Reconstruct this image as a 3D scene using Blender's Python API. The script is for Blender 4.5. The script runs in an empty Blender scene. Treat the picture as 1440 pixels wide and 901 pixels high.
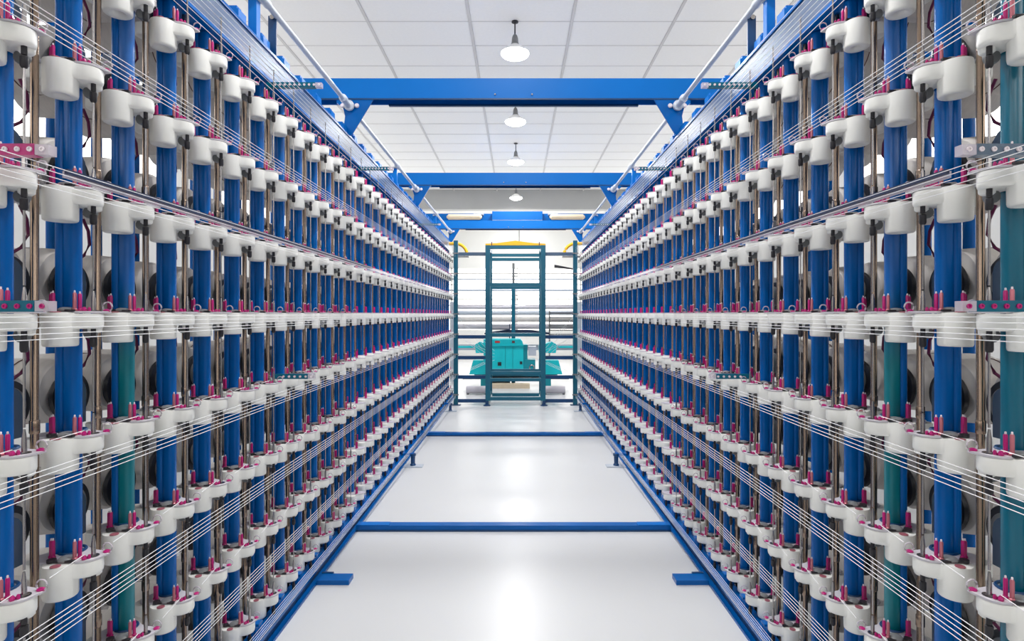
import bpy, bmesh, math, random
from mathutils import Vector, Matrix
random.seed(7)
PI = math.pi
SC = bpy.context.scene
COL = SC.collection

# ------------------------------------------------------------------ camera
F = 800.0                       # focal length in pixels of the 1440 px wide frame
cam_d = bpy.data.cameras.new('camera')
cam_d.sensor_width = 36.0
cam_d.lens = F / 1440.0 * 36.0
cam_d.shift_x = -7.0 / 1440.0
cam_d.shift_y = -9.5 / 1440.0
cam_d.clip_start = 0.05
cam = bpy.data.objects.new('camera', cam_d)
COL.objects.link(cam)
EYE = 1.5
cam.location = (0.024, 0.0, EYE)
cam.rotation_euler = (PI / 2, 0, 0)
SC.camera = cam

# ------------------------------------------------------------------ world, exposure
w = bpy.data.worlds.new('world')
SC.world = w
w.use_nodes = True
w.node_tree.nodes['Background'].inputs[0].default_value = (0.9, 0.95, 1.0, 1)
w.node_tree.nodes['Background'].inputs[1].default_value = 1.0
SC.view_settings.view_transform = 'Standard'
SC.view_settings.look = 'None'
SC.view_settings.gamma = 1.0
SC.view_settings.use_curve_mapping = False
SC.view_settings.exposure = 0.0
WINDOW_POWER = 2.6              # daylight panes of the hall, added front windows included
BULB_POWER = 66.0               # W of each pendant lamp's bulb
BELL_POWER = 12.0                # glow of the lamp's glass bell

# ------------------------------------------------------------------ materials
def lin(c):
    return tuple(((v / 255.0) / 12.92 if v / 255.0 <= 0.04045 else ((v / 255.0 + 0.055) / 1.055) ** 2.4) for v in c) + (1,)

def mat(name, rgb, rough=0.45, metal=0.0, var=0.06, scale=6.0, bump=0.0, spec=0.5, alpha=1.0, trans=0.0, stretch=None):
    m = bpy.data.materials.new(name)
    m.use_nodes = True
    nt = m.node_tree
    b = nt.nodes['Principled BSDF']
    b.inputs['Roughness'].default_value = rough
    b.inputs['Metallic'].default_value = metal
    b.inputs['Specular IOR Level'].default_value = spec
    if trans:
        b.inputs['Transmission Weight'].default_value = trans
    if alpha < 1:
        b.inputs['Alpha'].default_value = alpha
    c = lin(rgb)
    tc = nt.nodes.new('ShaderNodeTexCoord')
    no = nt.nodes.new('ShaderNodeTexNoise')
    no.inputs['Scale'].default_value = scale
    no.inputs['Detail'].default_value = 3
    if stretch:
        mp = nt.nodes.new('ShaderNodeMapping')
        mp.inputs['Scale'].default_value = stretch
        nt.links.new(tc.outputs['Object'], mp.inputs['Vector'])
        nt.links.new(mp.outputs['Vector'], no.inputs['Vector'])
    else:
        nt.links.new(tc.outputs['Object'], no.inputs['Vector'])
    r = nt.nodes.new('ShaderNodeValToRGB')
    r.color_ramp.elements[0].position = 0.3
    r.color_ramp.elements[1].position = 0.7
    r.color_ramp.elements[0].color = tuple(max(0, v * (1 - var)) for v in c[:3]) + (1,)
    r.color_ramp.elements[1].color = tuple(min(1, v * (1 + var)) for v in c[:3]) + (1,)
    nt.links.new(no.outputs['Fac'], r.inputs['Fac'])
    nt.links.new(r.outputs['Color'], b.inputs['Base Color'])
    if bump:
        bp = nt.nodes.new('ShaderNodeBump')
        bp.inputs['Strength'].default_value = bump
        bp.inputs['Distance'].default_value = 0.002
        nt.links.new(no.outputs['Fac'], bp.inputs['Height'])
        nt.links.new(bp.outputs['Normal'], b.inputs['Normal'])
    return m

def emit(name, rgb, power):
    m = bpy.data.materials.new(name)
    m.use_nodes = True
    nt = m.node_tree
    b = nt.nodes['Principled BSDF']
    b.inputs['Base Color'].default_value = lin(rgb)
    b.inputs['Emission Color'].default_value = lin(rgb)
    b.inputs['Emission Strength'].default_value = power
    return m

def blend_mat(name, rgb_low, rgb_high, z0, z1, rough):
    """paint that changes from one colour to another along the height of the tube"""
    m = mat(name, rgb_low, rough)
    nt = m.node_tree
    b = nt.nodes['Principled BSDF']
    tc = nt.nodes.new('ShaderNodeTexCoord')
    sx = nt.nodes.new('ShaderNodeSeparateXYZ')
    mr = nt.nodes.new('ShaderNodeMapRange')
    mr.inputs['From Min'].default_value = z0
    mr.inputs['From Max'].default_value = z1
    mx = nt.nodes.new('ShaderNodeMix')
    mx.data_type = 'RGBA'
    mx.inputs[6].default_value = lin(rgb_low)
    mx.inputs[7].default_value = lin(rgb_high)
    nt.links.new(tc.outputs['Object'], sx.inputs[0])
    nt.links.new(sx.outputs['Z'], mr.inputs['Value'])
    nt.links.new(mr.outputs[0], mx.inputs[0])
    nt.links.new(mx.outputs[2], b.inputs['Base Color'])
    return m

BLUE = (0, 93, 172)
TEAL = (0, 100, 126)
M = dict(
    floor=mat('floor_epoxy', (210, 211, 213), 0.3, var=0.02, scale=0.8, spec=0.3),
    wall=mat('wall_paint', (226, 226, 224), 0.7, var=0.02, scale=1.5),
    wall_grey=mat('bulkhead_paint', (176, 177, 178), 0.7, var=0.03, scale=1.5),
    tile=mat('ceiling_tile', (244, 243, 242), 0.8, var=0.012, scale=30, bump=0.2),
    grid=mat('ceiling_grid', (208, 206, 206), 0.6, var=0.02),
    blue=mat('blue_paint', BLUE, 0.2, var=0.08, scale=4, spec=0.22),
    blue_beam=mat('blue_beam_paint', (0, 106, 190), 0.4, var=0.04, scale=2, spec=0.18),
    blue_dark=mat('dark_blue_and_shade', (0, 60, 108), 0.35, var=0.1, scale=5),  # head rail shade is put into this blue; other dark blue parts share it
    teal=mat('teal_paint', TEAL, 0.22, var=0.08, scale=4),
    teal_blue=blend_mat('teal_to_blue_paint', (0, 118, 132), BLUE, 1.35, 1.6, 0.28),
    frame_teal=mat('petrol_paint', (0, 92, 116), 0.4, var=0.06, scale=4),
    white=mat('white_plastic', (240, 240, 236), 0.38, var=0.03, scale=12),
    plate=mat('lilac_grey_plate', (198, 194, 202), 0.32, var=0.03, scale=12),
    pink=mat('magenta_ceramic', (180, 20, 112), 0.28, var=0.12, scale=30),
    rose=mat('rose_steel', (190, 112, 124), 0.3, metal=0.4, var=0.1, scale=30),
    tip=mat('white_tip', (236, 226, 232), 0.4, var=0.02),
    dark=mat('black_rubber', (34, 32, 38), 0.5, var=0.15, scale=20),
    grey=mat('grey_plastic', (120, 122, 124), 0.4, var=0.1, scale=20),
    steel=mat('steel', (166, 162, 162), 0.25, metal=1.0, var=0.08, scale=10),
    bronze=mat('bronze_steel_tube', (142, 124, 110), 0.24, metal=1.0, var=0.15, scale=3, stretch=(4, 4, 1)),
    disc=mat('dark_brake_disc', (52, 54, 60), 0.35, metal=0.3, var=0.15, scale=12),
    guard=mat('blue_grey_guard', (78, 98, 120), 0.25, var=0.08, scale=8),
    yarn_pack=mat('white_yarn_package', (218, 213, 209), 0.55, var=0.04, scale=14, bump=0.3, stretch=(12, 1, 1)),
    seam=mat('dark_red_seam', (92, 52, 54), 0.6, var=0.1),
    hook=mat('dark_magenta_hook', (96, 20, 66), 0.35, var=0.1),
    yarn=mat('white_yarn', (244, 244, 246), 0.6, var=0.01),
    clear=mat('clear_plastic', (222, 214, 224), 0.12, var=0.03, alpha=0.55),
    pipe=mat('light_grey_pipe', (186, 194, 206), 0.35, var=0.04, scale=6),
    navy=mat('navy_strip', (22, 36, 70), 0.4, var=0.1),
    yellow=mat('yellow_paint', (250, 190, 20), 0.4, var=0.05),
    turq=mat('turquoise_paint', (8, 196, 206), 0.4, var=0.05, scale=4),
    turq_dark=mat('dark_turquoise_paint', (6, 150, 164), 0.45, var=0.08, scale=6),
    beige=mat('beige_board', (222, 204, 178), 0.6, var=0.06, scale=6),
    red=mat('red_badge', (196, 60, 60), 0.5, var=0.05),
    shade=mat('white_lamp_shade', (246, 246, 246), 0.5, var=0.01),
    pane=emit('window_daylight', (255, 253, 249), WINDOW_POWER),
    bell=emit('lamp_bell', (252, 252, 255), BELL_POWER),
)

# ------------------------------------------------------------------ mesh helpers
class MB:
    def __init__(self):
        self.v, self.f = [], []

    def add(self, vs, fs):
        n = len(self.v)
        self.v += [tuple(p) for p in vs]
        self.f += [tuple(i + n for i in f) for f in fs]
        return self

    def box(self, x0, x1, y0, y1, z0, z1):
        vs = [(x, y, z) for z in (z0, z1) for y in (y0, y1) for x in (x0, x1)]
        return self.add(vs, [(0, 2, 3, 1), (4, 5, 7, 6), (0, 1, 5, 4), (2, 6, 7, 3), (0, 4, 6, 2), (1, 3, 7, 5)])

    def prism(self, pts, z0, z1, axis='z'):
        """pts counter-clockwise in the plane; extruded along axis"""
        n = len(pts)
        def P(p, h):
            return {'z': (p[0], p[1], h), 'y': (p[0], h, p[1]), 'x': (h, p[0], p[1])}[axis]
        vs = [P(p, z0) for p in pts] + [P(p, z1) for p in pts]
        fs = [tuple(range(n - 1, -1, -1)), tuple(range(n, 2 * n))]
        fs += [(i, (i + 1) % n, n + (i + 1) % n, n + i) for i in range(n)]
        if axis == 'y':
            fs = [f[::-1] for f in fs]
        return self.add(vs, fs)

    def loft(self, rings):
        n = len(rings[0])
        vs = [p for r in rings for p in r]
        fs = [tuple(range(n - 1, -1, -1)), tuple(range((len(rings) - 1) * n, len(rings) * n))]
        for k in range(len(rings) - 1):
            for i in range(n):
                j = (i + 1) % n
                fs.append((k * n + i, k * n + j, (k + 1) * n + j, (k + 1) * n + i))
        return self.add(vs, fs)

    def lathe(self, prof, c=(0, 0, 0), n=16, axis='z'):
        """prof: list of (r, h)"""
        rings = []
        for r, h in prof:
            r = max(r, 1e-4)
            ring = []
            for k in range(n):
                t = 2 * PI * k / n
                u, v = r * math.cos(t), r * math.sin(t)
                p = {'z': (u, v, h), 'x': (h, u, v), 'y': (v, h, u)}[axis]
                ring.append((p[0] + c[0], p[1] + c[1], p[2] + c[2]))
            rings.append(ring)
        return self.loft(rings)

    def cyl(self, r, h0, h1, c=(0, 0, 0), n=12, axis='z'):
        return self.lathe([(r, h0), (r, h1)], c, n, axis)

    def ring_loft(self, rings):
        n = len(rings[0]); m = len(rings)
        vs = [p for r in rings for p in r]
        fs = []
        for k in range(m):
            k2 = (k + 1) % m
            for i in range(n):
                j = (i + 1) % n
                fs.append((k * n + i, k * n + j, k2 * n + j, k2 * n + i))
        return self.add(vs, fs)

    def tube(self, pts, r, n=6, closed=False):
        pts = [Vector(p) for p in pts]
        rings = []
        m = len(pts)
        for i, p in enumerate(pts):
            a = pts[(i - 1) % m] if (closed or i > 0) else p
            b = pts[(i + 1) % m] if (closed or i < m - 1) else p
            t = (b - a).normalized()
            up = Vector((0, 0, 1)) if abs(t.z) < 0.9 else Vector((1, 0, 0))
            s = t.cross(up).normalized()
            u = s.cross(t).normalized()
            rings.append([tuple(p + s * (r * math.cos(2 * PI * k / n)) + u * (r * math.sin(2 * PI * k / n))) for k in range(n)])
        if closed:
            vs = [p for rg in rings for p in rg]
            fs = []
            for k in range(m):
                for i in range(n):
                    j = (i + 1) % n
                    k2 = (k + 1) % m
                    fs.append((k * n + i, k * n + j, k2 * n + j, k2 * n + i))
            return self.add(vs, fs)
        return self.loft(rings)

    def mesh(self, name, material, sx=1, smooth=35):
        me = bpy.data.meshes.new(name)
        vs = [(p[0] * sx, p[1], p[2]) for p in self.v]
        me.from_pydata(vs, [], self.f)
        bm = bmesh.new()
        bm.from_mesh(me)
        bmesh.ops.recalc_face_normals(bm, faces=bm.faces)
        bm.to_mesh(me)
        bm.free()
        me.materials.append(M[material])
        if smooth:
            me.polygons.foreach_set('use_smooth', [True] * len(me.polygons))
            me.set_sharp_from_angle(angle=math.radians(smooth))
        me.update()
        return me

def link(name, me, parent=None, loc=(0, 0, 0)):
    o = bpy.data.objects.new(name, me)
    COL.objects.link(o)
    o.location = loc
    if parent is not None:
        o.parent = parent
    return o

def tag(o, label=None, cat=None, group=None, kind=None):
    if label: o['label'] = label
    if cat: o['category'] = cat
    if group: o['group'] = group
    if kind: o['kind'] = kind
    return o

def thing(name, loc, label, cat, group=None):
    o = bpy.data.objects.new(name, None)
    o.empty_display_size = 0.05
    COL.objects.link(o)
    o.location = loc
    return tag(o, label, cat, group)

def structure(name, mb, material, parent=None, smooth=0, label=None):
    o = link(name, mb.mesh(name, material, smooth=smooth), parent)
    o['kind'] = 'structure'
    return o

def copy_tree(o):
    r = o.copy()
    COL.objects.link(r)
    for ch in o.children:
        c = ch.copy()
        COL.objects.link(c)
        c.parent = r
        for g in ch.children:
            d = g.copy()
            COL.objects.link(d)
            d.parent = c
    return r

ORD = ('first second third fourth fifth sixth seventh eighth ninth tenth eleventh twelfth thirteenth fourteenth fifteenth sixteenth '
       'seventeenth eighteenth nineteenth twentieth').split()
TENS = {2: 'twenty', 3: 'thirty'}
def nth(i):
    i += 1
    if i <= 20:
        return ORD[i - 1]
    if i == 30:
        return 'thirtieth'
    return TENS[i // 10] + '-' + ORD[i % 10 - 1]
NUM = ['zero', 'one', 'two', 'three', 'four']
def tier(L):
    if L == 0:
        return 'at eye-level tier'
    return '%s tier%s %s eye level' % (NUM[abs(L)], 's' if abs(L) > 1 else '', 'above' if L > 0 else 'below')
SIDE = {-1: 'left', 1: 'right'}

# ------------------------------------------------------------------ layout of the creel
XC = 1.205                      # post axis, distance from the aisle's middle line
PITCH = 0.331                   # height of one tier
U = [14.4, 16.7, 19.0, 21.35, 23.75, 26.25, 28.8, 31.35, 33.9, 36.5, 39.2, 42.0, 44.8, 47.5, 50.2, 52.9]
while len(U) < 37:
    U.append(U[-1] + 2.6)
YP = [800.0 * 1.178 * u * 1e-4 for u in U]
LEVELS = range(-4, 4)
END_Y = YP[-1] + 0.2

# ------------------------------------------------------------------ room
structure('floor', MB().box(-4.6, 4.6, -4.2, 19.2, -0.1, 0.0), 'floor')
CEIL = EYE + 3.43
Y0C, Y1C = -4.0, 15.9
ceil = structure('ceiling', MB().box(-4.6, 4.6, -4.2, 19.2, CEIL + 0.03, CEIL + 0.12), 'grid')
tile_me = MB().prism([(-0.581, -0.294), (0.581, -0.294), (0.581, 0.294), (-0.581, 0.294)], 0, 0.012).mesh('ceiling_tile', 'tile', smooth=0)
ty = 7.28 - 0.6 * 19
rows = []
while ty < 15.6:
    rows.append(ty + 0.3)
    ty += 0.6
for cy in rows:
    for k in range(-4, 4):
        link('ceiling_tile', tile_me, ceil, (-0.53 + 0.6 + 1.2 * k, cy, CEIL + 0.0 + random.uniform(0, 0.003)))
grid = MB()
for cy in rows:
    grid.box(-4.6, 4.6, cy - 0.306, cy - 0.294, CEIL - 0.002, CEIL + 0.03)
for k in range(-4, 5):
    x = -0.53 + 1.2 * k
    grid.box(x - 0.017, x + 0.017, -4.2, 15.9, CEIL - 0.004, CEIL + 0.03)
g = link('ceiling_grid', grid.mesh('ceiling_grid', 'grid', smooth=0), ceil)
structure('trim_bulkhead', MB().box(-4.6, 4.6, 15.9, 16.15, EYE + 2.92, CEIL + 0.03), 'wall_grey')
structure('trim_lower_ceiling', MB().box(-4.6, 4.6, 16.15, 19.2, EYE + 2.92, EYE + 3.0), 'wall')

def wall_with_windows(name, axis, at, lo, hi, rects, first_no, thick=0.2, inward=1, pane_w=0.9, pane_h=1.0):
    """wall across axis at coordinate 'at', spanning lo..hi, 0..CEIL, cut round the window rectangles (a0,a1,z0,z1)"""
    mb = MB()
    def slab(a0, a1, z0, z1):
        if a1 - a0 < 1e-4 or z1 - z0 < 1e-4:
            return
        t0, t1 = sorted((at, at - inward * thick))
        if axis == 'x':
            mb.box(t0, t1, a0, a1, z0, z1)
        else:
            mb.box(a0, a1, t0, t1, z0, z1)
    top = CEIL + 0.03
    edge = lo
    for (a0, a1, z0, z1) in rects:
        slab(edge, a0, 0, top)
        slab(a0, a1, 0, z0)
        slab(a0, a1, z1, top)
        edge = a1
    slab(edge, hi, 0, top)
    structure(name, mb, 'wall')
    for i, (a0, a1, z0, z1) in enumerate(rects):
        wn = structure('window_%d' % (first_no + i), frame_mb(axis, at - inward * 0.06, a0, a1, z0, z1, pane_w, pane_h), 'white')
        mid = MB()
        d = at - inward * 0.09
        nc = max(1, round((a1 - a0) / pane_w))
        nr = max(1, round((z1 - z0) / pane_h))
        for c in range(nc):
            for r in range(nr):
                p0, p1 = a0 + (a1 - a0) * c / nc + 0.03, a0 + (a1 - a0) * (c + 1) / nc - 0.03
                q0, q1 = z0 + (z1 - z0) * r / nr + 0.03, z0 + (z1 - z0) * (r + 1) / nr - 0.03
                pm = MB()
                if axis == 'x':
                    pm.box(d - 0.006, d + 0.006, p0, p1, q0, q1)
                else:
                    pm.box(p0, p1, d - 0.006, d + 0.006, q0, q1)
                link('pane', pm.mesh('pane', 'pane', smooth=0), wn)

def frame_mb(axis, d, a0, a1, z0, z1, pane_w, pane_h):
    mb = MB()
    t = 0.03
    def bar(p0, p1, q0, q1):
        if axis == 'x':
            mb.box(d - 0.05, d + 0.03, p0, p1, q0, q1)
        else:
            mb.box(p0, p1, d - 0.05, d + 0.03, q0, q1)
    bar(a0, a1, z0, z0 + t); bar(a0, a1, z1 - t, z1)
    bar(a0, a0 + t, z0, z1); bar(a1 - t, a1, z0, z1)
    nc = max(1, round((a1 - a0) / pane_w)); nr = max(1, round((z1 - z0) / pane_h))
    for c in range(1, nc):
        x = a0 + (a1 - a0) * c / nc
        bar(x - 0.03, x + 0.03, z0, z1)
    for r in range(1, nr):
        z = z0 + (z1 - z0) * r / nr
        bar(a0, a1, z - 0.03, z + 0.03)
    return mb

side_rects = [(-2.8 + 3.7 * k, -2.8 + 3.7 * k + 2.8, 2.9, 4.3) for k in range(5)]
wall_with_windows('wall_left', 'x', -4.4, -4.2, 19.2, side_rects, 1, inward=1)
wall_with_windows('wall_right', 'x', 4.4, -4.2, 19.2, side_rects, 6, inward=-1)
wall_with_windows('wall_front', 'y', -4.0, -4.6, 4.6, [(-3.9, -0.3, 3.3, 4.3), (0.3, 3.9, 3.3, 4.3)], 11, inward=1)  # both windows here are unseen, added to throw frontal light on the creels
wall_with_windows('wall_back', 'y', 18.6, -4.6, 4.6, [(-4.2, -0.02, 0.95, 3.0), (0.02, 4.2, 0.95, 3.0)], 13, inward=-1, pane_w=2.1, pane_h=1.1)

# ------------------------------------------------------------------ pendant lamps
def pendant(y, label, proto=[None]):
    t = thing('pendant_lamp', (0, y, CEIL), label, 'lamp', 'pendant lamps over the aisle')
    link('cord', MB().lathe([(0.04, 0.0), (0.04, -0.012), (0.008, -0.02), (0.008, -0.16)], n=10).mesh('cord', 'dark'), t)
    link('socket', MB().lathe([(0.012, -0.15), (0.028, -0.17), (0.036, -0.2), (0.04, -0.25), (0.05, -0.2715)], n=14).mesh('socket', 'grey'), t)
    link('shade', MB().lathe([(0.045, -0.272), (0.06, -0.285), (0.12, -0.325), (0.165, -0.365), (0.168, -0.375)], n=24).mesh('shade', 'shade', smooth=60), t)
    link('glass_bell', MB().lathe([(0.162, -0.3755), (0.165, -0.385), (0.15, -0.402), (0.09, -0.428), (0.03, -0.435)], n=24).mesh('glass_bell', 'bell', smooth=60), t)
    l = bpy.data.lights.new('bulb', 'AREA')
    l.shape = 'DISK'; l.size = 0.28; l.energy = BULB_POWER; l.color = (1.0, 0.99, 0.97)
    o = bpy.data.objects.new('bulb_light', l)
    COL.objects.link(o); o.parent = t; o.location = (0, 0, -0.46)
    return t
for i, y in enumerate([2.0, 4.35, 6.68, 9.05, 11.45, 15.0]):
    pendant(y, ['white glass pendant lamp high overhead out of frame', 'white glass pendant lamp overhead, just out of view over the first beam',
                'brightest largest white pendant lamp hanging above the first blue beam', 'white pendant lamp seen just under the first blue beam',
                'small white pendant lamp hanging above the second blue beam', 'tiny white pendant lamp glowing against the grey bulkhead'][i])

t = thing('pendant_lamp', (0.09, 17.3, EYE + 2.92), 'farthest pendant lamp on a long cord before the end wall', 'lamp', 'pendant lamps over the aisle')
link('cord', MB().lathe([(0.04, 0.0), (0.04, -0.012), (0.01, -0.02), (0.01, -0.75)], n=10).mesh('cord', 'dark'), t)
link('glass_bell', MB().lathe([(0.045, -0.75), (0.075, -0.78), (0.125, -0.83), (0.15, -0.875), (0.145, -0.89), (0.10, -0.915), (0.03, -0.925)], n=24).mesh('glass_bell', 'bell', smooth=60), t)
l = bpy.data.lights.new('bulb', 'POINT')
l.energy = BULB_POWER * 0.75; l.shadow_soft_size = 0.1; l.color = (1.0, 0.99, 0.97)
o = bpy.data.objects.new('bulb_light', l)
COL.objects.link(o); o.parent = t; o.location = (0, 0, -1.05)

# ------------------------------------------------------------------ creel frame: rails, beams, pipes
for s in (-1, 1):
    sd = SIDE[s]
    # bottom rail
    t = thing('bottom_rail', (0, 0, 0), 'long blue steel floor rail running under the %s creel' % sd, 'rail', 'floor rails of the creel')
    link('top_flange', MB().box(1.10, 1.165, 0.4, 10.2, 0.052, 0.08).mesh('top_flange', 'blue', s, 0), t)
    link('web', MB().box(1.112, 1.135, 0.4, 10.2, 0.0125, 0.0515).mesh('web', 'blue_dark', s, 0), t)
    link('bottom_flange', MB().box(1.085, 1.155, 0.4, 10.2, 0.0, 0.014).mesh('bottom_flange', 'blue', s, 0), t)
    bb = MB().box(1.125, 1.16, 0.028, 0.085, 0.08, 0.12).box(1.115, 1.16, 0.035, 0.075, 0.12, 0.13).mesh('clamp_block', 'blue', s, 0)
    for y in YP[4:]:
        link('clamp_block', bb, t, (0, y, 0))
    # top rail with its clamp blocks
    t = thing('top_rail', (0, 0, 0), 'blue steel head rail along the top of the %s creel' % sd, 'rail', 'head rails of the creel')
    link('web', MB().box(1.155, 1.175, 0.4, 10.3, EYE + 1.12, EYE + 1.24).mesh('web', 'blue_dark', s, 0), t)  # web coloured darker to carry the shading of the rail's inner face
    link('top_flange', MB().box(1.15, 1.25, 0.4, 10.3, EYE + 1.24, EYE + 1.255).mesh('top_flange', 'blue', s, 0), t)
    link('bottom_flange', MB().box(1.15, 1.25, 0.4, 10.3, EYE + 1.105, EYE + 1.12).mesh('bottom_flange', 'blue', s, 0), t)
    cb = MB().box(1.17, 1.235, -0.035, 0.035, EYE + 1.255, EYE + 1.31).box(1.185, 1.22, -0.02, 0.02, EYE + 1.31, EYE + 1.33).mesh('clamp_block', 'blue_beam', s, 0)
    for y in YP[2:]:
        link('clamp_block', cb, t, (0, y, 0))
    # rear rails that carry the rear posts
    t = thing('rear_top_rail', (0, 0, 0), 'blue rear head rail above the bobbins of the %s creel' % sd, 'rail', 'rear head rails of the creel')
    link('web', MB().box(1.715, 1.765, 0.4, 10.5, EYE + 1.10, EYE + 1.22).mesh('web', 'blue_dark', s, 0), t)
    link('top_flange', MB().box(1.712, 1.79, 0.4, 10.5, EYE + 1.22, EYE + 1.235).mesh('top_flange', 'blue', s, 0), t)
    # overhead pipe
    t = thing('overhead_pipe', (s * 1.15, 0, EYE + 1.455), 'long light grey overhead pipe above the %s creel' % sd, 'pipe', 'overhead pipes')
    for (p0, p1) in ((0.3, 3.999), (4.013, 6.679), (6.693, 10.099), (10.113, 10.4)):
        link('pipe_run', MB().cyl(0.0155, p0, p1, n=14, axis='y').mesh('pipe_run', 'pipe', 1), t)
    cm = MB().lathe([(0.0155, -0.08), (0.026, -0.07), (0.026, -0.03), (0.021, -0.02), (0.021, 0.05)], n=14, axis='y').mesh('coupling', 'pipe')
    for y in (2.63, 3.9, 5.63, 6.57, 8.33, 9.9):
        link('coupling', cm, t, (0, y, 0))
    em = MB().lathe([(0.0155, -0.03), (0.036, -0.02), (0.036, 0.0), (0.0155, 0.01)], n=16, axis='y').mesh('end_flange', 'pipe')
    for y in (3.985, 6.665, 10.085):
        link('end_flange', em, t, (0, y, 0))
    # uprights from the head rail to the pipe
    for i, y in enumerate((2.594, 5.598, 8.293)):
        t = thing('pipe_upright', (s * 1.174, y, EYE + 1.2555), 'short blue square upright holding the overhead pipe, %s along %s creel' % (nth(i), sd), 'upright', 'pipe uprights')
        link('square_tube', MB().box(-0.019, 0.019, -0.019, 0.019, 0, 0.17).mesh('square_tube', 'blue_beam', 1, 0), t)
        link('saddle', MB().box(-0.025, 0.025, -0.025, 0.025, 0.17, 0.1838).mesh('saddle', 'pipe', 1, 0), t)
    t = thing('angle_upright', (s * 1.172, 2.80, EYE + 1.2555), 'slotted blue angle upright bolted on top of the %s head rail' % sd, 'upright', 'angle uprights')
    mb = MB().prism([(-0.02, -0.02), (0.02, -0.02), (0.02, -0.014), (-0.014, -0.014), (-0.014, 0.02), (-0.02, 0.02)], 0, 0.2)
    link('angle_bar', mb.mesh('angle_bar', 'blue_dark', -s, 0), t)
    link('bolt', MB().cyl(0.012, -0.03, -0.02, (0.002, 0, 0.19), 8, 'y').mesh('bolt', 'steel', 1), t)

# overhead cross beams with gussets
BB = EYE + 1.51
for i, y in enumerate((4.0, 6.68, 10.1)):
    t = thing('cross_beam', (0, y, BB), ['nearest and widest blue overhead cross beam spanning the aisle', 'middle blue overhead cross beam spanning the aisle',
              'farthest blue overhead cross beam above the yellow arch'][i], 'beam', 'blue overhead cross beams')
    link('box_beam', MB().box(-1.62, 1.62, 0, 0.012, 0, 0.145).box(-1.62, 1.62, 0.012, 0.108, 0.13, 0.145).box(-1.62, 1.62, 0.108, 0.12, 0, 0.145).mesh('box_beam', 'blue_beam', 1, 0), t)
    link('lower_lip', MB().box(-1.62, 1.62, -0.004, 0.0, -0.006, 0.004).box(-0.9, 0.9, 0.1, 0.125, -0.012, 0.0).mesh('lower_lip', 'blue_dark', 1, 0), t)
    bolt_me = MB().lathe([(0.006, 0.0), (0.006, -0.006), (0.003, -0.008)], n=8, axis='y').mesh('bolt', 'steel')
    for bx in (-0.13, 0.13):
        link('bolt', bolt_me, t, (bx, -0.003, 0.03))
    for s in (-1, 1):
        pts = [(0.985, 0.0), (1.245, 0.0), (1.245, -0.03), (1.20, -0.06), (1.185, -0.12), (1.20, -0.255), (1.14, -0.255)]
        pts = [(s * p[0], p[1]) for p in pts]
        if s < 0:
            pts = pts[::-1]
        gs = link('gusset', MB().prism(pts, 0.0, 0.012, 'y').mesh('gusset', 'blue', 1, 0), t)
        bm_ = MB().lathe([(0.014, 0.0), (0.017, -0.008), (0.012, -0.018)], n=12, axis='y').mesh('gusset_bolt', 'tip')
        for bx in (1.10, 1.20):
            link('gusset_bolt', bm_, gs, (s * bx, 0, -0.05))

# floor cross bars and feet
for i, y in enumerate((3.95, 7.0)):
    t = thing('floor_crossbar', (0, y, 0), ['nearer blue steel crossbar lying across the white floor', 'farther blue steel crossbar lying across the white floor'][i], 'crossbar', 'floor crossbars')
    link('bar', MB().box(-1.084, 1.084, -0.032, 0.034, 0.0, 0.042).mesh('bar', 'blue', 1, 0), t)
    link('edge_strip', MB().box(-1.084, 1.084, -0.036, -0.032, 0.0, 0.012).mesh('edge_strip', 'blue_dark', 1, 0), t)
    for s in (-1, 1):
        link('end_plate', MB().box(0.86, 1.08, -0.03, 0.03, 0.042, 0.046).mesh('end_plate', 'blue_beam', s, 0), t)
for s in (-1, 1):
    t = thing('foot_plate', (0, 3.2, 0), 'flat blue foot plate sticking out of the %s floor rail' % SIDE[s], 'foot plate', 'flat blue foot plates')
    link('slab', MB().box(0.905, 1.084, -0.055, 0.03, 0.0, 0.026).mesh('slab', 'blue', s, 0), t)
    link('rib', MB().box(1.02, 1.084, 0.03, 0.045, 0.0, 0.03).mesh('rib', 'blue_dark', s, 0), t)
    for i, y in enumerate((5.6, 8.75)):
        t = thing('levelling_foot', (0, y, 0), '%s levelling foot with upright stud beside the %s floor rail' % (('nearer', 'farther')[i], SIDE[s]), 'foot', 'levelling feet')
        link('base', MB().box(0.9, 1.084, -0.06, 0.04, 0.0, 0.01).mesh('base', 'pipe', s, 0), t)
        link('stud', MB().lathe([(0.03, 0.01), (0.028, 0.02), (0.02, 0.03), (0.022, 0.1), (0.03, 0.105), (0.03, 0.125)], (1.0, 0, 0), 12).mesh('stud', 'blue_dark', s), t)
        link('bracket', MB().box(0.99, 1.10, -0.02, 0.02, 0.108, 0.13).mesh('bracket', 'blue', s, 0), t)

# ------------------------------------------------------------------ creel posts
ZT = EYE + 1.12
def post_meshes(s, name_m):
    d = {}
    # slightly squared tube outline
    sec = []
    for k in range(20):
        t = 2 * PI * k / 20
        r = 0.0208 * (1 + 0.06 * math.cos(4 * t + PI))
        sec.append((r * math.cos(t), r * math.sin(t)))
    d['main_tube'] = MB().prism(sec, 0.0, ZT - 0.018).mesh('main_tube', name_m, s)
    d['side_tube'] = MB().cyl(0.0135, 0.0, ZT - 0.018, (-0.026, -0.008, 0), 14).mesh('side_tube', 'blue' if name_m != 'teal' else 'teal', s)
    d['base_shoe'] = MB().box(-0.06, 0.034, -0.034, 0.034, 0.0, 0.02).mesh('base_shoe', 'blue_dark', s, 0)
    return d
PM = {}
tube_me = MB().lathe([(0.0095, 0.0), (0.0095, 0.34), (0.0125, 0.345), (0.0125, 0.37), (0.0095, 0.375), (0.0095, 2.6)], n=12).mesh('tube', 'bronze')
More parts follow.
